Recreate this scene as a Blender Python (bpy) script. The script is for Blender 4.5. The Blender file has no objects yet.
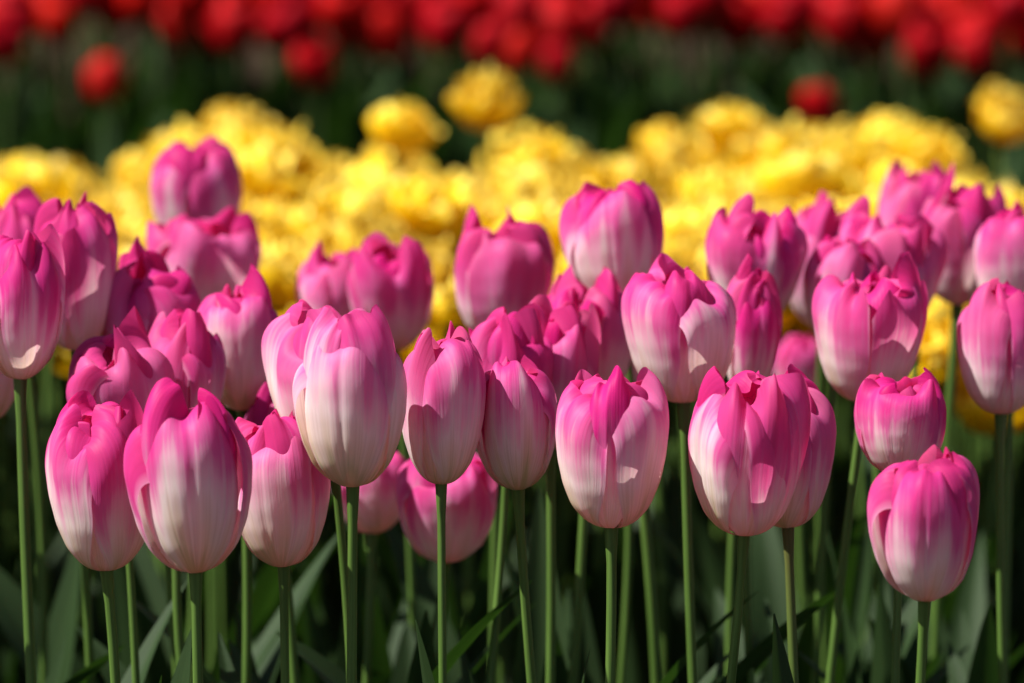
import bpy, math, random
import numpy as np
from mathutils import Vector, Matrix

S = bpy.context.scene
COL = S.collection

# ------------------------------------------------------------------ camera
LENS = 150.0
CAM_H = 0.92
PITCH = math.radians(10.2)
FPX = LENS / 36.0 * 1024.0
cd = bpy.data.cameras.new('camera')
cam = bpy.data.objects.new('camera', cd)
COL.objects.link(cam)
cd.lens = LENS
cd.sensor_width = 36.0
cd.clip_start = 0.05
cd.clip_end = 400.0
cam.location = (0, 0, CAM_H)
cam.rotation_euler = (math.radians(90) - PITCH, 0, 0)
cd.dof.use_dof = True
cd.dof.focus_distance = 2.04
cd.dof.aperture_fstop = 5.6
cd.dof.aperture_blades = 0
S.camera = cam

# ------------------------------------------------------------------ sky and sun
SUN_EL = math.radians(53)
SUN_AZ = math.radians(-103)           # clockwise from the view direction
w = bpy.data.worlds.new('World')
S.world = w
w.use_nodes = True
nt = w.node_tree
bg = nt.nodes['Background']
sky = nt.nodes.new('ShaderNodeTexSky')
sky.sky_type = 'NISHITA'
sky.sun_disc = False
sky.sun_elevation = SUN_EL
sky.sun_rotation = SUN_AZ
nt.links.new(sky.outputs['Color'], bg.inputs['Color'])
bg.inputs['Strength'].default_value = 0.05
sl = bpy.data.lights.new('sun', 'SUN')
sl.energy = 5.0
sl.angle = math.radians(0.5)
sl.color = (1.0, 0.965, 0.91)
sun = bpy.data.objects.new('sun', sl)
COL.objects.link(sun)
sv = Vector((math.sin(SUN_AZ) * math.cos(SUN_EL), math.cos(SUN_AZ) * math.cos(SUN_EL), math.sin(SUN_EL)))
sun.rotation_euler = sv.to_track_quat('Z', 'Y').to_euler()
sun.location = (-3, -1, 5)
S.view_settings.view_transform = 'Standard'
S.view_settings.look = 'None'
S.view_settings.gamma = 1.0
S.view_settings.exposure = 1.15
S.cycles.max_bounces = 10
S.cycles.transmission_bounces = 8
S.cycles.diffuse_bounces = 5
S.cycles.use_denoising = True

# ------------------------------------------------------------------ helpers
FW = Vector((0, math.cos(PITCH), -math.sin(PITCH)))
UP = Vector((0, math.sin(PITCH), math.cos(PITCH)))
CC = Vector((0, 0, CAM_H))


def at(px, py, d):
    """a point of the place from where the photograph shows it and how far off it stands"""
    return CC + FW * d + UP * (-(py - 341.5) / FPX * d) + Vector(((px - 512.0) / FPX * d, 0, 0))


def pix(p):
    v = Vector(p) - CC
    d = v.dot(FW)
    return 512 + v.x / d * FPX, 341.5 - v.dot(UP) / d * FPX, d


def grid_mesh(name, P, UV, mat):
    """P: (nv,nu,3) positions; UV: (nv,nu,2); or lists of such sheets in one mesh"""
    if not isinstance(P, list):
        P, UV = [P], [UV]
    vs, fs, uvs = [], [], []
    off = 0
    for p, q in zip(P, UV):
        nv, nu = p.shape[:2]
        vs.append(p.reshape(-1, 3))
        idx = np.arange(nv * nu).reshape(nv, nu) + off
        f = np.stack([idx[:-1, :-1], idx[:-1, 1:], idx[1:, 1:], idx[1:, :-1]], -1).reshape(-1, 4)
        fs.append(f)
        uvs.append(q.reshape(-1, 2))
        off += nv * nu
    V = np.concatenate(vs)
    F = np.concatenate(fs)
    U = np.concatenate(uvs)
    me = bpy.data.meshes.new(name)
    me.vertices.add(len(V))
    me.vertices.foreach_set('co', V.astype(np.float32).ravel())
    me.loops.add(F.size)
    me.loops.foreach_set('vertex_index', F.astype(np.int32).ravel())
    me.polygons.add(len(F))
    me.polygons.foreach_set('loop_start', np.arange(0, F.size, 4, dtype=np.int32))
    me.polygons.foreach_set('use_smooth', np.ones(len(F), dtype=bool))
    uvl = me.uv_layers.new(name='UVMap')
    uvl.data.foreach_set('uv', U[F.ravel()].astype(np.float32).ravel())
    me.update()
    me.validate()
    me.materials.append(mat)
    return me


def link(name, me, parent=None):
    o = bpy.data.objects.new(name, me)
    COL.objects.link(o)
    if parent is not None:
        o.parent = parent
    return o


def thing(name, loc, label, cat, group):
    o = bpy.data.objects.new(name, None)
    COL.objects.link(o)
    o.empty_display_size = 0.02
    o.location = loc
    o['label'] = label
    o['category'] = cat
    if group:
        o['group'] = group
    return o


def smooth_interp(x, xs, ys):
    g = np.linspace(0, 1, 241)
    y = np.interp(g, xs, ys)
    k = np.hanning(31)
    k /= k.sum()
    pad = np.concatenate([2 * y[0] - y[15:0:-1], y, 2 * y[-1] - y[-2:-17:-1]])
    y = np.convolve(pad, k, 'valid')
    return np.interp(x, g, y)


# ------------------------------------------------------------------ materials
def new_mat(name):
    m = bpy.data.materials.new(name)
    m.use_nodes = True
    t = m.node_tree
    t.nodes.clear()
    return m, t


def N(t, kind, **kw):
    n = t.nodes.new(kind)
    for k, v in kw.items():
        setattr(n, k, v)
    return n


def math_node(t, op, a, b=None, clamp=False):
    n = N(t, 'ShaderNodeMath', operation=op)
    n.use_clamp = clamp
    for i, v in enumerate((a, b)):
        if v is None:
            continue
        if isinstance(v, (int, float)):
            n.inputs[i].default_value = v
        else:
            t.links.new(v, n.inputs[i])
    return n.outputs[0]


def ramp(t, fac, stops):
    n = N(t, 'ShaderNodeValToRGB')
    e = n.color_ramp.elements
    while len(e) < len(stops):
        e.new(0.5)
    for el, (p, c) in zip(e, stops):
        el.position = p
        el.color = (*c, 1)
    t.links.new(fac, n.inputs['Fac'])
    return n.outputs['Color']


def streak_noise(t, sx, sy, seed_attr=True, detail=4.0):
    uv = N(t, 'ShaderNodeUVMap')
    mp = N(t, 'ShaderNodeMapping')
    mp.inputs['Scale'].default_value = (sx, sy, 1)
    t.links.new(uv.outputs['UV'], mp.inputs['Vector'])
    no = N(t, 'ShaderNodeTexNoise')
    no.noise_dimensions = '4D'
    no.inputs['Scale'].default_value = 1.0
    no.inputs['Detail'].default_value = detail
    t.links.new(mp.outputs['Vector'], no.inputs['Vector'])
    oi = N(t, 'ShaderNodeObjectInfo')
    t.links.new(math_node(t, 'MULTIPLY', oi.outputs['Random'], 57.0), no.inputs['W'])
    return no.outputs['Fac']


def petal_shader(t, col, rough, transl, bump, tcol=None, spec=0.35, sheen=0.0):
    out = N(t, 'ShaderNodeOutputMaterial')
    p = N(t, 'ShaderNodeBsdfPrincipled')
    t.links.new(col, p.inputs['Base Color'])
    p.inputs['Roughness'].default_value = rough
    p.inputs['Specular IOR Level'].default_value = spec
    p.inputs['Sheen Weight'].default_value = sheen
    p.inputs['Sheen Roughness'].default_value = 0.5
    tr = N(t, 'ShaderNodeBsdfTranslucent')
    t.links.new(tcol if tcol is not None else col, tr.inputs['Color'])
    mx = N(t, 'ShaderNodeMixShader')
    mx.inputs['Fac'].default_value = transl
    t.links.new(p.outputs[0], mx.inputs[1])
    t.links.new(tr.outputs[0], mx.inputs[2])
    if bump is not None:
        t.links.new(bump, p.inputs['Normal'])
        t.links.new(bump, tr.inputs['Normal'])
    t.links.new(mx.outputs[0], out.inputs['Surface'])


def bump_node(t, h, strength, dist):
    b = N(t, 'ShaderNodeBump')
    b.inputs['Strength'].default_value = strength
    b.inputs['Distance'].default_value = dist
    t.links.new(h, b.inputs['Height'])
    return b.outputs['Normal']


def make_pink():
    m, t = new_mat('pink_petal')
    uv = N(t, 'ShaderNodeUVMap')
    sp = N(t, 'ShaderNodeSeparateXYZ')
    t.links.new(uv.outputs['UV'], sp.inputs[0])
    U, V = sp.outputs['X'], sp.outputs['Y']
    au = math_node(t, 'ABSOLUTE', math_node(t, 'SUBTRACT', math_node(t, 'MULTIPLY', U, 2.0), 1.0))
    au2 = math_node(t, 'POWER', au, 2.0)
    s1 = streak_noise(t, 5.5, 0.6)
    s2 = streak_noise(t, 42.0, 0.9, detail=5.0)
    s3 = streak_noise(t, 3.0, 3.0, detail=3.0)
    at_ = N(t, 'ShaderNodeAttribute', attribute_type='OBJECT', attribute_name='blush')
    f = math_node(t, 'ADD', V, at_.outputs['Fac'])
    f = math_node(t, 'ADD', f, math_node(t, 'MULTIPLY', au2, 0.13))
    f = math_node(t, 'ADD', f, math_node(t, 'MULTIPLY', math_node(t, 'SUBTRACT', s1, 0.5), 0.85))
    f = math_node(t, 'ADD', f, math_node(t, 'MULTIPLY', math_node(t, 'SUBTRACT', s2, 0.5), 0.28), )
    f = math_node(t, 'ADD', f, math_node(t, 'MULTIPLY', math_node(t, 'SUBTRACT', s3, 0.5), 0.26), True)
    col = ramp(t, f, [(0.0, (0.62, 0.64, 0.34)), (0.10, (0.82, 0.75, 0.54)), (0.34, (0.91, 0.85, 0.79)),
                      (0.47, (0.88, 0.55, 0.66)), (0.61, (0.76, 0.15, 0.41)), (0.78, (0.70, 0.030, 0.27)),
                      (1.0, (0.60, 0.010, 0.185))])
    # outer petals are often paler than the inner ones
    pa = N(t, 'ShaderNodeAttribute', attribute_type='OBJECT', attribute_name='pale')
    pm = N(t, 'ShaderNodeMix', data_type='RGBA')
    t.links.new(math_node(t, 'MULTIPLY', pa.outputs['Fac'], math_node(t, 'ADD', 0.35, s1)), pm.inputs['Factor'])
    t.links.new(col, pm.inputs[6])
    pm.inputs[7].default_value = (0.85, 0.50, 0.68, 1)
    col = pm.outputs[2]
    # fine darker veins and the thin pale margin of the petal
    vein = ramp(t, s2, [(0.36, (0.88, 0.84, 0.87)), (0.56, (1, 1, 1))])
    mul = N(t, 'ShaderNodeMix', data_type='RGBA', blend_type='MULTIPLY')
    mul.inputs['Factor'].default_value = 0.8
    t.links.new(col, mul.inputs[6])
    t.links.new(vein, mul.inputs[7])
    rim = math_node(t, 'MULTIPLY', math_node(t, 'SUBTRACT', au, 0.955, True), 10.0, True)
    mr = N(t, 'ShaderNodeMix', data_type='RGBA')
    t.links.new(rim, mr.inputs['Factor'])
    t.links.new(mul.outputs[2], mr.inputs[6])
    mr.inputs[7].default_value = (0.86, 0.55, 0.70, 1)
    h = math_node(t, 'ADD', math_node(t, 'MULTIPLY', s2, 0.6), math_node(t, 'MULTIPLY', s1, 0.8))
    h = math_node(t, 'ADD', h, math_node(t, 'MULTIPLY', streak_noise(t, 5.0, 5.0, detail=2.0), 0.7))
    tg = N(t, 'ShaderNodeMix', data_type='RGBA', blend_type='MULTIPLY')
    tg.inputs['Factor'].default_value = 1.0
    t.links.new(mr.outputs[2], tg.inputs[6])
    tg.inputs[7].default_value = (1.0, 0.82, 0.80, 1)
    petal_shader(t, mr.outputs[2], 0.50, 0.49, bump_node(t, h, 0.32, 0.0014), tcol=tg.outputs[2], spec=0.14, sheen=0.0)
    return m


def make_flat(name, stops, rough, transl, sx=8.0, sy=1.5, spec=0.3, dh=.016):
    m, t = new_mat(name)
    uv = N(t, 'ShaderNodeUVMap')
    sp = N(t, 'ShaderNodeSeparateXYZ')
    t.links.new(uv.outputs['UV'], sp.inputs[0])
    s1 = streak_noise(t, sx, sy)
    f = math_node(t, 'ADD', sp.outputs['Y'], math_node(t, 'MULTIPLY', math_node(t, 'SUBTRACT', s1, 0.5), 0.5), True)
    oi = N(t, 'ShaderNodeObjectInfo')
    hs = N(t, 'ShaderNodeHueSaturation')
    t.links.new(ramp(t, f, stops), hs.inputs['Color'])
    t.links.new(math_node(t, 'ADD', 0.8, math_node(t, 'MULTIPLY', oi.outputs['Random'], 0.35)), hs.inputs['Value'])
    t.links.new(math_node(t, 'ADD', 0.5 - dh / 2, math_node(t, 'MULTIPLY', oi.outputs['Random'], dh)), hs.inputs['Hue'])
    petal_shader(t, hs.outputs['Color'], rough, transl, bump_node(t, s1, 0.4, 0.002), spec=spec)
    return m


def make_leaf(name='leaf', k=0.52, spec=0.24):
    m, t = new_mat(name)
    uv = N(t, 'ShaderNodeUVMap')
    s1 = streak_noise(t, 26.0, 0.6, detail=3.0)
    s2 = streak_noise(t, 3.0, 3.0, detail=4.0)
    f = math_node(t, 'ADD', math_node(t, 'MULTIPLY', s1, 0.5), math_node(t, 'MULTIPLY', s2, 0.5))
    col = ramp(t, f, [(0.3, (0.016 * k, 0.042 * k, 0.013 * k * k)), (0.55, (0.030 * k, 0.070 * k, 0.026 * k * k)), (0.75, (0.060 * k, 0.11 * k, 0.055 * k * k))])
    tcol = ramp(t, f, [(0.3, (0.03 * k, 0.10 * k, 0.006 * k)), (0.7, (0.07 * k, 0.17 * k, 0.015 * k))])
    petal_shader(t, col, 0.46 if spec > .3 else .65, 0.22, bump_node(t, s1, 0.35, 0.0012), tcol=tcol, spec=spec)
    return m


def make_stem(name='stem', k=1.0):
    m, t = new_mat(name)
    s1 = streak_noise(t, 14.0, 10.0, detail=4.0)
    uv = N(t, 'ShaderNodeUVMap')
    sp = N(t, 'ShaderNodeSeparateXYZ')
    t.links.new(uv.outputs['UV'], sp.inputs[0])
    at_ = N(t, 'ShaderNodeAttribute', attribute_type='OBJECT', attribute_name='redness')
    col = ramp(t, s1, [(0.3, (0.040 * k, 0.082 * k, 0.012 * k)), (0.7, (0.085 * k, 0.150 * k, 0.028 * k))])
    mr = N(t, 'ShaderNodeMix', data_type='RGBA')
    t.links.new(math_node(t, 'MULTIPLY', at_.outputs['Fac'], math_node(t, 'POWER', sp.outputs['Y'], 9.0), True), mr.inputs['Factor'])
    t.links.new(col, mr.inputs[6])
    mr.inputs[7].default_value = (0.09, 0.035, 0.02, 1)
    out = N(t, 'ShaderNodeOutputMaterial')
    p = N(t, 'ShaderNodeBsdfPrincipled')
    t.links.new(mr.outputs[2], p.inputs['Base Color'])
    p.inputs['Roughness'].default_value = 0.45
    p.inputs['Specular IOR Level'].default_value = 0.35
    t.links.new(bump_node(t, s1, 0.3, 0.0006), p.inputs['Normal'])
    t.links.new(p.outputs[0], out.inputs['Surface'])
    return m


def make_soil():
    m, t = new_mat('soil')
    tc = N(t, 'ShaderNodeTexCoord')
    n1 = N(t, 'ShaderNodeTexNoise')
    n1.inputs['Scale'].default_value = 22.0
    n1.inputs['Detail'].default_value = 9.0
    t.links.new(tc.outputs['Object'], n1.inputs['Vector'])
    col = ramp(t, n1.outputs['Fac'], [(0.3, (0.018, 0.012, 0.008)), (0.6, (0.05, 0.034, 0.022)), (0.8, (0.09, 0.065, 0.045))])
    out = N(t, 'ShaderNodeOutputMaterial')
    p = N(t, 'ShaderNodeBsdfPrincipled')
    t.links.new(col, p.inputs['Base Color'])
    p.inputs['Roughness'].default_value = 0.95
    p.inputs['Specular IOR Level'].default_value = 0.0
    t.links.new(bump_node(t, n1.outputs['Fac'], 1.0, 0.03), p.inputs['Normal'])
    t.links.new(p.outputs[0], out.inputs['Surface'])
    return m


PINK = make_pink()
YELLOW = make_flat('yellow_petal', [(0.0, (0.60, 0.44, 0.02)), (0.4, (0.73, 0.41, 0.002)), (0.8, (0.84, 0.56, 0.004)),
                                    (1.0, (0.90, 0.72, 0.13))], 0.45, 0.33)
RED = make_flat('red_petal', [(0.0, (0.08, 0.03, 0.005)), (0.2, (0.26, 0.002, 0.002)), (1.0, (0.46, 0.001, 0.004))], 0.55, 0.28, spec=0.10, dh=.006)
LEAF = make_leaf()
LEAF_GREEN = make_leaf('plain_leaf', 0.62, 0.10)
STEM = make_stem()
STEM_DARK = make_stem('dark_stem', 0.62)
SOIL = make_soil()

# ------------------------------------------------------------------ ground
def build_ground():
    n = 2
    xs = np.linspace(-60, 60, 61)
    ys = np.linspace(-20, 100, 61)
    X, Y = np.meshgrid(xs, ys)
    P = np.stack([X, Y, np.zeros_like(X)], -1)
    UV = np.stack([X, Y], -1)
    o = link('ground', grid_mesh('ground', P, UV, SOIL))
    o['kind'] = 'structure'
    o['label'] = 'dark bare soil of the tulip beds'


build_ground()

# ------------------------------------------------------------------ petals
PT = [0, .05, .12, .22, .36, .50, .64, .78, .90, 1.0]
PR = [.10, .28, .49, .71, .885, .975, 1.0, .965, .89, .79]
PZ = [0, .010, .055, .145, .295, .455, .62, .785, .915, 1.0]


def petal(rng, H, R, ang, half, rs=1.0, hs=1.0, opn=0.0, ruf=0.06, fold=-0.05, tip=0.0, lean=0.0, twist=0.05,
          nu=41, nv=44, notch=0.03, point=0.012, drop=0.24, curl=0.0, crease=1.0, sag=0.0, pw=2.6, out=.12):
    u = np.linspace(-1, 1, nu)[None, :]
    t = np.linspace(0, 1, nv)[:, None] ** 0.88
    ph = [rng.uniform(0, 6.28) for _ in range(10)]
    au = np.abs(u)
    us = np.clip(u + sag * .25, -1.25, 1.25)                # the highest point of the rim may sit off the middle
    top = 1 - drop * np.abs(us) ** pw - .20 * au ** 7 + point * np.exp(-(u / .14) ** 2) \
        - .05 * np.exp(-(u / .3) ** 2) * math.cos(ph[0]) \
        + notch * (np.sin(u * 4.1 + ph[0]) * .6 + np.sin(u * 8.7 + ph[1]) * .5)
    T = t * top
    Tc = np.clip(T, 0, 1)
    r = smooth_interp(Tc, PT, PR)
    z = smooth_interp(Tc, PT, PZ) + np.maximum(T - 1, 0)
    up = np.clip((Tc - .40) / .60, 0, 1)
    r = r + opn * 0.36 * up ** 1.4
    wd = .50 + .50 * np.sin(np.clip(T / .46, 0, 1) * math.pi / 2) ** 1.1
    wd = wd * (1 + .04 * up ** 2)
    th = ang + lean * Tc ** 2 + half * wd * u
    r = r * (1 + fold * (au ** 1.25) * np.clip(Tc * 2.2, 0, 1) + twist * u * np.clip(Tc * 3, 0, 1))
    r = r + curl * au ** 4 * up
    r = r - crease * 0.026 * np.exp(-(au / .07) ** 1.4) * np.clip(Tc * 3, 0, 1) * (1 - .3 * up)
    r = r + .014 * np.sin(u * 6.3 + ph[2] + T * 1.5) * np.clip(Tc * 2, 0, 1)
    r = r + .022 * np.sin(u * 2.7 + T * 5.0 + ph[7]) * np.clip(Tc * 2, 0, 1)
    # the upper part waves and folds lengthwise, deeper towards the rim
    rr = ruf * up ** 1.3
    wv = np.sin(u * 3.4 + ph[3] + T * 1.1) * 1.0 + np.sin(u * 6.4 + ph[4] + T * 1.8) * .55 + (.10 + .22 * au) * np.sin(u * 11 + ph[6] + T * 2)
    r = r + rr * wv
    th = th + rr * .8 * np.sin(u * 3.3 + ph[5] + T * 1.6) / np.maximum(r, .3)
    z = z + rr * .45 * np.sin(u * 4.4 + ph[6])
    ck = np.clip((t - .70) / .30, 0, 1) ** 1.5
    r = r + ck * (.018 + .16 * ruf) * np.sin(u * 13.5 + ph[9] + T * 3) * (.55 + .45 * np.sin(u * 4.3 + ph[1]))
    z = z + ck * (.008 + .05 * ruf) * np.sin(u * 17 + ph[0])
    r = np.maximum(r, .05) * rs * R
    r_flat = r.copy()
    z = z * H * hs
    # the rim rolls over, inwards (tip < 0) or outwards (tip > 0), not the same all along it
    e = np.clip((t - .62) / .38, 0, 1)
    tp = tip + .38 * np.sin(u * 3.4 + ph[8]) * (.35 + min(1.0, ruf * 8)) + .22 * np.sin(u * 8 + ph[9]) + .35 * au ** 1.5 - .22
    tp = np.where(tp > .04, .04 + (tp - .04) * out, tp)
    tp = np.maximum(tp, -1.25)
    if out < .5:
        tp = np.minimum(tp, -.36 + .3 * au ** 3 + .5 * max(0, ruf - .06))
    turn = tp * 1.75 * e ** 1.6
    dr = np.diff(r, axis=0)
    dz = np.diff(z, axis=0)
    tm = (turn[1:] + turn[:-1]) * .5
    ndr = dr * np.cos(tm) + dz * np.sin(tm)
    ndz = dz * np.cos(tm) - dr * np.sin(tm)
    r = np.concatenate([r[:1], r[:1] + np.cumsum(ndr, axis=0)])
    z = np.concatenate([z[:1], z[:1] + np.cumsum(ndz, axis=0)])
    r = np.where(r < .04 * R, .04 * R, r)
    # the roll turns about the petal's own chord, so the rim keeps its breadth
    am = ang + lean * .8
    dl = (r - r_flat) * .72
    rl = r_flat + (r - r_flat) * .28
    X = np.cos(th) * rl + math.cos(am) * dl
    Y = np.sin(th) * rl + math.sin(am) * dl
    P = np.stack([X, Y, z + 0 * X], -1)
    UV = np.stack([np.broadcast_to(u * .5 + .5, T.shape), np.clip(T, 0, 1.0)], -1)
    return P, UV


def tube(path, radii, n=10):
    path = np.array(path)
    m = len(path)
    tan = np.gradient(path, axis=0)
    tan /= np.linalg.norm(tan, axis=1)[:, None]
    ref = np.array([0, 1.0, 0])
    sx = np.cross(tan, ref)
    sx /= np.linalg.norm(sx, axis=1)[:, None]
    sy = np.cross(sx, tan)
    a = np.linspace(0, 2 * math.pi, n + 1)
    P = path[:, None, :] + np.array(radii)[:, None, None] * (np.cos(a)[None, :, None] * sx[:, None, :] + np.sin(a)[None, :, None] * sy[:, None, :])
    UV = np.stack(np.meshgrid(a / 6.283, np.linspace(0, 1, m)), -1)
    return P, UV


def leaf_sheet(rng, L, W, lean0, lean1, nu=9, nv=26):
    t = np.linspace(0, 1, nv)
    a = lean0 + (lean1 - lean0) * t ** 2.2
    dx = np.sin(a) * L / (nv - 1)
    dz = np.cos(a) * L / (nv - 1)
    cx = np.concatenate([[0], np.cumsum(dx)[:-1]])
    cz = np.concatenate([[0], np.cumsum(dz)[:-1]])
    wd = W * np.sin(math.pi * np.clip(t, 0, 1) ** .62) ** .75 * (1 - .12 * t) + .004 * (1 - t)
    wd[-1] = .0004
    u = np.linspace(-1, 1, nu)
    ph = [rng.uniform(0, 6.28) for _ in range(4)]
    chan = .55 - .30 * t
    wav = .10 * np.sin(t * 9 + ph[0]) * np.sin(math.pi * t)
    tw = .5 * math.sin(ph[3]) * t ** 1.5
    P = np.zeros((nv, nu, 3))
    for j, q in enumerate(u):
        off_n = wd * (abs(q) ** 1.3 * chan + q * wav + .06 * np.sin(t * 14 + ph[1] + q * 2) * q * q)
        lat = wd * q * np.cos(chan * .8)
        y = lat * np.cos(tw) - off_n * np.sin(tw)
        nn = lat * np.sin(tw) + off_n * np.cos(tw)
        # the channel opens towards the stem (-x side)
        P[:, j, 0] = cx - np.cos(a) * nn
        P[:, j, 1] = y
        P[:, j, 2] = cz + np.sin(a) * nn
    UV = np.stack(np.meshgrid(u * .5 + .5, t), -1)
    return P, UV


rngL = random.Random(77)
LEAVES = []
for i in range(12):
    L = rngL.uniform(.30, .385)
    P, UV = leaf_sheet(rngL, L, rngL.uniform(.019, .033), rngL.uniform(.02, .16), rngL.uniform(.15, 1.0))
    LEAVES.append(grid_mesh('leaf', P, UV, LEAF))


PLAIN = []
for me_ in LEAVES[:8]:
    c_ = me_.copy()
    c_.materials[0] = LEAF_GREEN
    PLAIN.append(c_)


def add_leaves(root, rng, n, smin=.92, smax=1.22, kinds=None):
    a0 = rng.uniform(0, 6.28)
    for k in range(n):
        o = link('leaf', rng.choice(kinds or LEAVES), root)
        o.rotation_euler = (0, 0, a0 + k * 6.28 / n + rng.uniform(-.5, .5))
        s = rng.uniform(smin, smax)
        o.scale = (s, s, s)
        o.location = (0, 0, -.004)


# ------------------------------------------------------------------ pink tulips
GP = 'pink tulips with white bases standing in rows'


def pink_tulip(label, cx, top, base, wpx, d, opn=0.0, ruf=.06, rot=0.0, roll=0.0, pit=0.0, blush=0.0, seed=None,
               foot=0.0, red=0.0, fold=-.06, half=62, inner=1.0, tip=-.80, drop=.08, nleaf=4, group=GP, notch=.038, point=.0,
               over=None):
    """over: {k: settings of petal k}; at rot 0 petal 0 faces the path, 1 and 5 are its inner neighbours, 2 and 4 the outer ones"""
    rng = random.Random(seed if seed is not None else int(cx * 31 + top * 7))
    if ruf >= .095:                                         # the frilled ones: deeper folds, a more broken rim
        ruf, notch, opn, tip, half, blush = ruf * 1.15, notch * 1.7, opn + .06, tip - .05, half * 1.04, blush * .5
    b = at(cx, base - 2, d)
    R = wpx * .5 * d / FPX * (1.0 - .10 * max(0, opn))
    H = (base - top) * d / FPX * 1.06 - .11 * R
    root_xy = Vector((b.x + foot * d / FPX * 2.4 + rng.uniform(-.032, .032), b.y + rng.uniform(-.02, .04), 0))
    root = thing('pink_tulip', root_xy, label, 'tulip', group)
    roll += rng.uniform(-3.5, 3.5)
    pit += rng.uniform(-4, 4)
    M = Matrix.Translation(b - root_xy) @ Matrix.Rotation(math.radians(roll), 4, 'Y') @ Matrix.Rotation(math.radians(pit), 4, 'X')
    bl = blush + rng.uniform(-.07, .05)
    for k in range(6):
        outer = k % 2 == 0
        a = math.radians(-90 + rot + 60 * k) + rng.uniform(-.12, .12)
        kw = dict(half=half * rng.uniform(.88, 1.06), rs=1.0 if outer else .885,
                  hs=rng.uniform(.90, 1.0) if outer else inner * rng.uniform(.94, 1.05),
                  opn=opn + .07 + (rng.uniform(-.08, .20) if outer else rng.uniform(-.16, .10)),
                  ruf=ruf * rng.uniform(.8, 1.9), fold=(.035 if outer else -.09) + (fold + .06) * .5 + rng.uniform(-.045, .045),
                  tip=tip + rng.uniform(-.35, .35), lean=rng.uniform(-.14, .14), twist=rng.uniform(-.06, .06),
                  drop=drop * rng.uniform(.6, 1.15), notch=notch * rng.uniform(.5, 1.5), point=point, curl=rng.uniform(-.07, .09),
                  crease=rng.uniform(.3, 1.3), sag=rng.uniform(-1, 1), pw=rng.uniform(3.2, 6.0))
        if over and k in over:
            kw.update(over[k])
        hf = math.radians(kw.pop('half'))
        da = math.radians(kw.pop('turn', 0))
        P, UV = petal(rng, H, R, a + da, hf, **kw)
        o = link('petal', grid_mesh('petal', P, UV, PINK), root)
        o.matrix_local = M
        o['blush'] = bl + rng.uniform(-.10, .07) + (-.035 if outer else .055)
        o['pale'] = rng.uniform(.0, .24) if outer else rng.uniform(0, .10)
    # stem: from the soil up to the base of the bloom
    e = b - root_xy
    ax = (M.to_3x3() @ Vector((0, 0, 1))).normalized()
    p0, p3 = Vector((0, 0, -.01)), e + ax * .004
    p1 = Vector((rng.uniform(-.025, .025), rng.uniform(-.02, .02), e.z * .4))
    p2 = e - ax * e.z * .38 + Vector((rng.uniform(-.012, .012), rng.uniform(-.008, .008), 0))
    pts, rad = [], []
    n = 26
    sr = rng.uniform(.0019, .0026)
    for i in range(n):
        s = i / (n - 1)
        q = p0 * (1 - s) ** 3 + p1 * 3 * s * (1 - s) ** 2 + p2 * 3 * s * s * (1 - s) + p3 * s ** 3
        pts.append(q)
        rad.append(sr * (1.2 - .22 * s) + (.0012 * max(0, (s - .97) / .03)))
    P, UV = tube(pts, rad)
    st = link('stem', grid_mesh('stem', P, UV, STEM), root)
    st['redness'] = red
    add_leaves(root, rng, nleaf)
    return root


T = pink_tulip
# front row, in focus
T('large pale tulip with white lower half and one broad smooth front petal, in the middle', 353, 313, 488, 111, 2.02, opn=.02, ruf=.035, rot=-4, blush=-.2, foot=-4, fold=-.12, seed=3, over={0: dict(half=62, hs=1.0, opn=.02, tip=-.75, drop=.28, ruf=.02, fold=-.09, crease=1.6, sag=0, pw=2.0, lean=0), 1: dict(hs=1.03, opn=.18, tip=-.3, turn=-8), 5: dict(hs=1.0, opn=.12, turn=6, tip=-.4), 2: dict(opn=.2, hs=.9), 4: dict(opn=.15, hs=.9), 3: dict(hs=1.06, opn=0)})
T('frilled pink tulip half hidden behind the large pale tulip with white lower half', 333, 297, 462, 124, 2.10, opn=.14, ruf=.12, rot=35, blush=-.02, foot=14, seed=8)
T('slim deep magenta tulip touching the side of the large pale tulip', 441, 330, 486, 86, 2.06, opn=.06, ruf=.06, rot=38, blush=.05, foot=8, seed=12)
T('smooth dome shaped tulip between the slim magenta tulip and the wavy open cup', 518, 352, 491, 82, 2.08, opn=-.05, ruf=.03, rot=2, blush=.02, foot=10, seed=9, over={0: dict(tip=-.8, hs=1.05, drop=.28, pw=2.0, ruf=.02, fold=-.06), 3: dict(hs=.95), 1: dict(hs=.97), 5: dict(hs=.97)})
T('wavy open cup tulip with a tall narrow middle petal and notched rim', 611, 366, 529, 116, 2.03, opn=.28, ruf=.085, rot=58, blush=-.01, foot=2, seed=21, fold=-.02, half=58, over={5: dict(half=34, hs=1.06, rs=.98, opn=.16, tip=-.35, ruf=.03, turn=-4, crease=-1, drop=.4, pw=2, fold=.06), 0: dict(hs=.98, tip=-.8, opn=.30, drop=.10), 4: dict(hs=.92, opn=.30, tip=-.8, fold=.05), 3: dict(hs=.92, opn=.15, tip=-.9), 2: dict(hs=.95, tip=-.8), 1: dict(hs=.97, opn=.22, tip=-.7)})
T('broadest front tulip, wide cup with layered petals and diagonal shadows', 744, 368, 536, 120, 2.03, opn=.24, ruf=.08, rot=52, blush=.0, foot=0, seed=14, half=60, over={5: dict(half=42, hs=1.03, rs=.99, opn=.20, tip=-.6, ruf=.06, turn=6, crease=-.6, fold=.02), 4: dict(half=44, hs=.95, opn=.14, tip=-.7, turn=8, fold=.05, crease=1.5, pw=2.2, drop=.30, sag=0, lean=0), 0: dict(half=52, hs=1.0, opn=.22, tip=-.8, fold=.04, turn=4, lean=0)})
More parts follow.
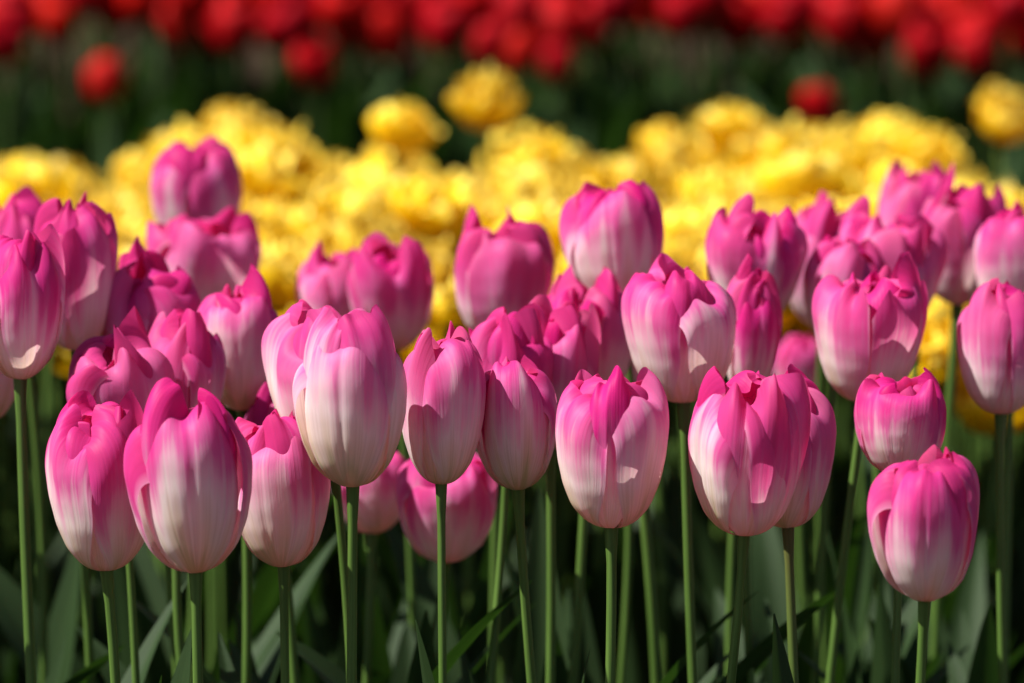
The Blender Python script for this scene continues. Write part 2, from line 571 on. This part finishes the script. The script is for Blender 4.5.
T('tulip pressed against the broadest cup, on a reddish leaning stem', 788, 372, 529, 100, 2.09, opn=.20, ruf=.07, rot=80, blush=.02, foot=16, red=.6, seed=16, roll=-2)
T('closed egg shaped magenta tulip, the lowest bloom, standing alone near the corner', 925, 440, 601, 110, 1.98, opn=-.10, ruf=.05, rot=-2, blush=.13, foot=5, seed=31, fold=-.10, pit=4, over={0: dict(hs=1.02, tip=-.9, opn=-.05, ruf=.02, crease=1.6, fold=-.09, drop=.26, pw=2.2), 1: dict(tip=-.7, opn=.1), 5: dict(tip=-.9, opn=.05), 3: dict(tip=-.9, hs=1.0)})
# low trio
T('biggest of the low trio, smooth front petal between two curled horn like tips', 196, 390, 574, 120, 2.00, opn=.10, ruf=.07, rot=6, blush=-.03, foot=0, seed=40, fold=-.10, over={0: dict(half=64, hs=1.05, opn=.08, tip=-.8, ruf=.03, drop=.22, pw=2.2, crease=1.4, fold=-.07, lean=0, turn=0), 1: dict(half=44, hs=1.05, opn=.24, tip=-.3, drop=.3, pw=2), 5: dict(half=44, hs=1.07, opn=.12, tip=-.4, drop=.3, pw=2)})
T('wavy tulip at the outer end of the low trio, with a pale drooping outer petal', 106, 396, 572, 110, 2.06, opn=.22, ruf=.11, rot=48, blush=-.04, foot=12, seed=43, roll=1)
T('round tulip of the low trio nearest the large pale tulip, soft shadow on its front', 284, 408, 568, 102, 2.07, opn=.06, ruf=.04, rot=-8, blush=-.06, foot=8, seed=45, fold=-.08)
# edge flowers
T('tall tulip cut by the picture edge, dark magenta with white base on a bare stem', 20, 231, 381, 86, 2.12, opn=-.02, ruf=.05, rot=28, blush=.02, foot=1, seed=50)
T('frilled tulip just behind the tall dark magenta tulip at the edge', 76, 205, 352, 88, 2.22, opn=.22, ruf=.10, rot=55, blush=.0, foot=2, seed=53)
T('bright magenta tulip peeping over the two tulips at the edge', 24, 194, 330, 78, 2.36, opn=.10, ruf=.10, rot=10, blush=.08, seed=55)
T('blush white tulip base below the tall dark magenta tulip at the edge', -12, 262, 424, 84, 2.22, opn=.05, ruf=.06, rot=15, blush=-.05, seed=57)
# middle rows, left side
T('crumpled tulip with folded petals directly above the low trio', 122, 330, 470, 106, 2.13, opn=.26, ruf=.14, rot=30, blush=.10, seed=60)
T('dark pink tulip leaning on the crumpled tulip, one petal rolled upright', 182, 312, 452, 78, 2.16, opn=.12, ruf=.12, rot=70, blush=.10, seed=62)
T('frilly tulip with a tall tongue like petal, behind the crumpled tulip', 154, 265, 410, 100, 2.24, opn=.24, ruf=.14, rot=60, blush=.10, seed=64, inner=1.08)
T('broad tulip with plain grey pink front between frilly tulip and large pale tulip', 242, 279, 412, 86, 2.2, opn=.08, ruf=.07, rot=-5, blush=.0, seed=66, fold=-.09)
T('tallest tulip of the left group, rising alone against the yellow flowers', 201, 134, 258, 92, 2.52, opn=.02, ruf=.05, rot=45, blush=-.02, seed=71, foot=0, notch=.02)
T('ruffled wide open tulip right below the tallest tulip of the left group', 204, 212, 326, 110, 2.40, opn=.30, ruf=.13, rot=15, blush=.03, seed=72)
T('wide frilled tulip against the yellow flowers above the large pale tulip', 394, 237, 352, 84, 2.38, opn=.10, ruf=.10, rot=20, blush=.02, seed=75)
T('small magenta tulip joined to the wide frilled tulip above the large pale tulip', 337, 247, 352, 74, 2.42, opn=.10, ruf=.09, rot=50, blush=.05, seed=77)
T('small pink bloom peeping out behind the small joined magenta tulip', 376, 262, 370, 60, 2.46, opn=.05, ruf=.08, rot=0, blush=.02, seed=78)
# middle rows, centre
T('scalloped tulip alone against the yellow flowers, near the centre', 500, 220, 345, 96, 2.34, opn=.10, ruf=.09, rot=25, blush=.08, seed=81, notch=.05)
T('tall smooth tulip with pointed petal ears and pale grey belly', 620, 180, 313, 98, 2.28, opn=.14, ruf=.04, rot=-3, blush=-.06, seed=84, foot=10, roll=-2, fold=-.10, over={0: dict(hs=1.03, tip=-.8, drop=.30, pw=2.0, ruf=.02), 1: dict(half=46, hs=1.0, opn=.18, drop=.3, pw=2, tip=-.5), 5: dict(half=44, hs=1.0, opn=.26, drop=.3, pw=2, tip=-.5), 3: dict(hs=.93), 2: dict(hs=.95), 4: dict(hs=.95)})
T('crinkled tulip with many rolled petal tips above the dome shaped tulip', 508, 312, 440, 86, 2.16, opn=.20, ruf=.18, rot=40, blush=.12, seed=87)
T('dark pink tulip with a smooth rounded petal, behind the dome shaped tulip', 550, 300, 450, 86, 2.18, opn=.10, ruf=.09, rot=10, blush=.10, seed=88)
T('pink tulip with ribbed petals below the tall smooth eared tulip', 588, 275, 410, 92, 2.24, opn=.14, ruf=.10, rot=65, blush=.06, seed=90)
T('small plain pink tulip behind the stem of the tall eared tulip', 628, 300, 412, 52, 2.34, opn=-.05, ruf=.05, rot=15, blush=.02, seed=91)
T('broad ribbed tulip above the broadest front cup, white at its foot', 684, 260, 404, 114, 2.14, opn=.20, ruf=.09, rot=62, blush=-.01, seed=93, roll=-3)
T('narrow dark pink tulip tucked beside the broad ribbed tulip', 747, 270, 400, 58, 2.20, opn=.06, ruf=.09, rot=20, blush=.05, seed=95)
T('low pale pink tulip glowing behind the bare front stems', 446, 438, 563, 100, 2.24, opn=.02, ruf=.05, rot=10, blush=-.02, seed=97)
T('low blush tulip hidden under the large pale tulip', 372, 440, 535, 76, 2.30, opn=.0, ruf=.05, rot=30, blush=.0, seed=98)
# middle rows, right side
T('frilled tulip with white side petal, first of the right hand back cluster', 750, 203, 326, 96, 2.30, opn=.18, ruf=.11, rot=-25, blush=.0, seed=101)
T('soft tulip behind the cluster, between two frilled tulips', 822, 203, 330, 82, 2.46, opn=.10, ruf=.09, rot=10, blush=.02, seed=103)
T('tall frilled tulip with white side petal behind the full pink tulip', 884, 210, 336, 104, 2.34, opn=.20, ruf=.11, rot=40, blush=-.01, seed=105, roll=2)
T('full pink tulip with twin rounded front petals, in the right cluster', 864, 268, 404, 110, 2.18, opn=.18, ruf=.10, rot=58, blush=.02, seed=107)
T('pink bloom squeezed between the soft tulip and the full pink tulip', 838, 240, 350, 74, 2.30, opn=.10, ruf=.12, rot=75, blush=.05, seed=108)
T('wide blurred tulip at the back of the right cluster, touching the yellow flowers', 914, 173, 300, 80, 2.50, opn=.18, ruf=.11, rot=35, blush=.0, seed=110)
T('blurred tulip with upright dark petal between back tulip and edge tulip', 958, 186, 306, 84, 2.42, opn=.18, ruf=.10, rot=55, blush=.01, seed=112)
T('smooth tulip cut by the picture edge beside the yellow flowers', 1012, 205, 322, 78, 2.34, opn=.02, ruf=.05, rot=12, blush=-.02, seed=114)
T('edge tulip with crossed front petals, below the smooth cut off tulip', 1000, 279, 416, 90, 2.18, opn=.08, ruf=.07, rot=62, blush=-.02, seed=116, foot=1)
T('bright magenta tulip with upright ear petal, behind the lone egg shaped tulip', 902, 369, 478, 90, 2.10, opn=.08, ruf=.07, rot=-15, blush=.10, seed=118, foot=-20, roll=2)
T('tiny pink tulip deep in the gap above the broadest front cup', 795, 333, 410, 44, 2.58, opn=.0, ruf=.08, rot=10, blush=.06, seed=120)
T('pink bud seen between the low trio and the large pale tulip', 280, 388, 500, 64, 2.2, opn=.02, ruf=.06, rot=20, blush=.05, seed=122)

# more of the bed on both sides of the picture
rs = random.Random(5)
for i in range(26):
    d = rs.uniform(1.98, 2.55)
    if i < 16:
        cx = rs.uniform(-420, -70)
    else:
        cx = rs.uniform(1090, 1380)
    cy = rs.uniform(250, 470) - (d - 2) * 330
    T('pink tulip with white base, growing outside the picture', cx, cy, cy + 145 * 2.05 / d, 100 * 2.05 / d, d, opn=rs.uniform(-.05, .25), ruf=.08,
      rot=rs.uniform(0, 120), seed=300 + i, group='pink tulips beyond the picture edge', nleaf=2)

# ------------------------------------------------------------------ blurred beds behind
def double_bloom(rng, mat):
    Ps, Us = [], []
    for ring, (n, rsn, hs, op) in enumerate([(6, 1.0, .74, .75), (6, .84, .88, .50), (6, .64, 1.0, .30), (5, .40, 1.04, .25)]):
        a0 = rng.uniform(0, 6.28)
        for k in range(n):
            P, UV = petal(rng, .050, .031, a0 + k * 6.283 / n + rng.uniform(-.15, .15), math.radians(36 if ring < 2 else 42), rsn * rng.uniform(.93, 1.05), hs * rng.uniform(.9, 1.08),
                          op + rng.uniform(-.4, .35), .22, -.08, rng.uniform(-1, .7), rng.uniform(-.2, .2), rng.uniform(-.06, .06), nu=11, nv=14, notch=.07, out=1.0)
            Ps.append(P)
            Us.append(UV)
    return grid_mesh('bloom', Ps, Us, mat)


def cup_bloom(rng, mat):
    Ps, Us = [], []
    for k in range(6):
        P, UV = petal(rng, .056, .0245, k * 1.047 + rng.uniform(-.1, .1), math.radians(62), 1.0 if k % 2 == 0 else .9, rng.uniform(.92, 1.05), rng.uniform(-.1, .35), .07, -.07,
                      rng.uniform(-.5, .8), rng.uniform(-.1, .1), rng.uniform(-.06, .06), nu=13, nv=15)
        Ps.append(P)
        Us.append(UV)
    return grid_mesh('bloom', Ps, Us, mat)


rv = random.Random(11)
YB = [double_bloom(rv, YELLOW) for _ in range(7)]
RB = [cup_bloom(rv, RED) for _ in range(6)]
STEMS = []
for i in range(5):
    bx, by = rv.uniform(-.012, .012), rv.uniform(-.012, .012)
    pts = [Vector((math.sin(s * math.pi) * bx, math.sin(s * math.pi) * by, s)) for s in np.linspace(0, 1, 14)]
    # unit-high stem: scaled in z to each plant's height
    P, UV = tube(pts, [.0034 - .0006 * s for s in np.linspace(0, 1, 14)], 8)
    STEMS.append(grid_mesh('stem', P, UV, STEM))


DARK_STEMS = []
for me_ in STEMS:
    c_ = me_.copy()
    c_.materials[0] = STEM_DARK
    DARK_STEMS.append(c_)


def plant(name, blooms, x, y, h, sc, rng, label, group, nleaf=2, tilt=24, ls=(.8, 1.0), kinds=None):
    root = thing(name, (x, y, 0), label, 'tulip', group)
    b = link('bloom', rng.choice(blooms), root)
    b.location = (0, 0, h)
    b.rotation_euler = (math.radians(rng.uniform(-tilt, tilt)), math.radians(rng.uniform(-tilt, tilt)), rng.uniform(0, 6.28))
    b.scale = (sc, sc, sc * rng.uniform(.92, 1.06))
    s = link('stem', rng.choice(DARK_STEMS if kinds is PLAIN else STEMS), root)
    s.scale = (1, 1, h + .003)
    s.rotation_euler = (0, 0, rng.uniform(0, 6.28))
    add_leaves(root, rng, nleaf, *ls, kinds=kinds)
    return root


def plant_px(name, blooms, cx, cy, wpx, d, rng, label, group, bw, bh, **k):
    p = at(cx, cy, d)
    sc = wpx * d / FPX / bw
    return plant(name, blooms, p.x, p.y, p.z - bh * sc * .5, sc, rng, label, group, **k)


GY = 'yellow double tulips in the bed behind the pink ones'
ry = random.Random(21)
BWY, BHY = .076, .050
lone = [
    (488, 95, 82, 3.45, 'topmost yellow tulip of the middle, rising alone against the dark leaves'),
    (394, 122, 74, 3.45, 'yellow tulip standing up from the bed just beside the topmost one'),
    (1000, 106, 76, 3.5, 'yellow tulip alone against the dark leaves at the far corner of the bed'),
    (733, 118, 72, 3.5, 'pale topped yellow tulip at the crest of the yellow mound above the pink cluster'),
    (232, 122, 74, 3.5, 'yellow tulip at the crest just behind the tallest pink tulip of the left group'),
    (28, 172, 66, 3.35, 'pale yellow tulip at the crest near the edge, above the tall pink edge tulips'),
    (945, 312, 62, 2.75, 'single low yellow tulip seen through the gap between pink tulips'),
    (448, 300, 70, 2.72, 'low yellow tulip in the gap between two pink tulips near the centre'),
    (138, 165, 64, 3.4, 'yellow tulip beside the dark gap in the bed, next to the tallest pink tulip'),
    (285, 150, 70, 3.3, 'yellow tulip a little below the crest, beside the tallest pink tulip'),
    (540, 150, 74, 3.35, 'yellow tulip at the foot of the topmost yellow tulip'),
    (925, 140, 70, 3.45, 'yellow tulip at the falling end of the crest above the right pink cluster'),
]
for cx, cy, wp, d, lb in lone:
    plant_px('yellow_tulip', YB, cx, cy + 8, wp * .96, d, ry, lb, GY, BWY, BHY)
CX = [-300, 0, 60, 95, 108, 122, 160, 200, 322, 336, 352, 366, 425, 448, 474, 490, 570, 590, 615, 630, 720, 790, 900, 950, 985, 1030, 1300]
CY = [152, 155, 155, 165, 190, 150, 125, 102, 112, 160, 160, 120, 120, 175, 175, 122, 130, 160, 160, 125, 102, 122, 108, 130, 180, 190, 190]
y = 2.70
row = 0
while y < 3.62:
    x = -.58 + (row % 2) * .028
    while x < .58:
        px, py = x + ry.uniform(-.014, .014), y + ry.uniform(-.02, .02)
        h = .415 + ry.uniform(-.03, .03) + .012 * math.sin(px * 17 + py * 9)
        sc = ry.uniform(.74, 1.04)
        qx, qy, d = pix((px, py, h + BHY * sc))
        hw = .42 * BWY * sc / d * FPX
        lim = max(float(np.interp(qx + j * hw, CX, CY)) - 10 * abs(j) for j in (-1, -.6, -.3, 0, .3, .6, 1))
        if qy < lim + 8:
            h -= (lim + 8 - qy) / FPX * d
        if h > .30:
            plant('yellow_tulip', YB, px, py, h, sc, ry, 'yellow double tulip packed among its neighbours in the blurred yellow bed', GY)
        x += .056
    y += .058
    row += 1

GR = 'red tulips in the far bed'
rr = random.Random(33)
BWR, BHR = .049, .056
for cx, cy, wp, d, lb in [
    (102, 80, 42, 4.5, 'small red tulip standing alone low before the red bed, at the outer left'),
    (318, 60, 44, 4.55, 'red tulip alone before the red bed, left of the topmost yellow tulip'),
    (486, 42, 40, 4.5, 'red tulip just behind the top of the topmost yellow tulip'),
    (515, 52, 38, 4.45, 'pinkish red tulip touching the rim of the topmost yellow tulip'),
    (830, 106, 39, 4.4, 'lowest red tulip, just above the yellow crest on the right'),
    (562, 62, 36, 4.6, 'dim red tulip hanging below the red band near the centre'),
    (985, 50, 44, 4.6, 'red tulip above the lone yellow tulip at the far corner'),
    (10, 38, 44, 4.6, 'red tulip at the outer left end of the red band'),
]:
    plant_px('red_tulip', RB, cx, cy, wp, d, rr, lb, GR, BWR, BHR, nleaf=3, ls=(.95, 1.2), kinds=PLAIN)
y = 4.78
row = 0
while y < 5.2:
    x = -1.20 + (row % 2) * .033
    while x < 1.20:
        px, py = x + rr.uniform(-.02, .02), y + rr.uniform(-.02, .02)
        h = .399 + rr.uniform(-.024, .024) + .012 * math.sin(px * 9)
        if abs(px) > .85 and rr.random() < .45:
            x += .060
            continue
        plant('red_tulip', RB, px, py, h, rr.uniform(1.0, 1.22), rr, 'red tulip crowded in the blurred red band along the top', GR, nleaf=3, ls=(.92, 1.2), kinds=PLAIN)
        x += .060
    y += .066
    row += 1
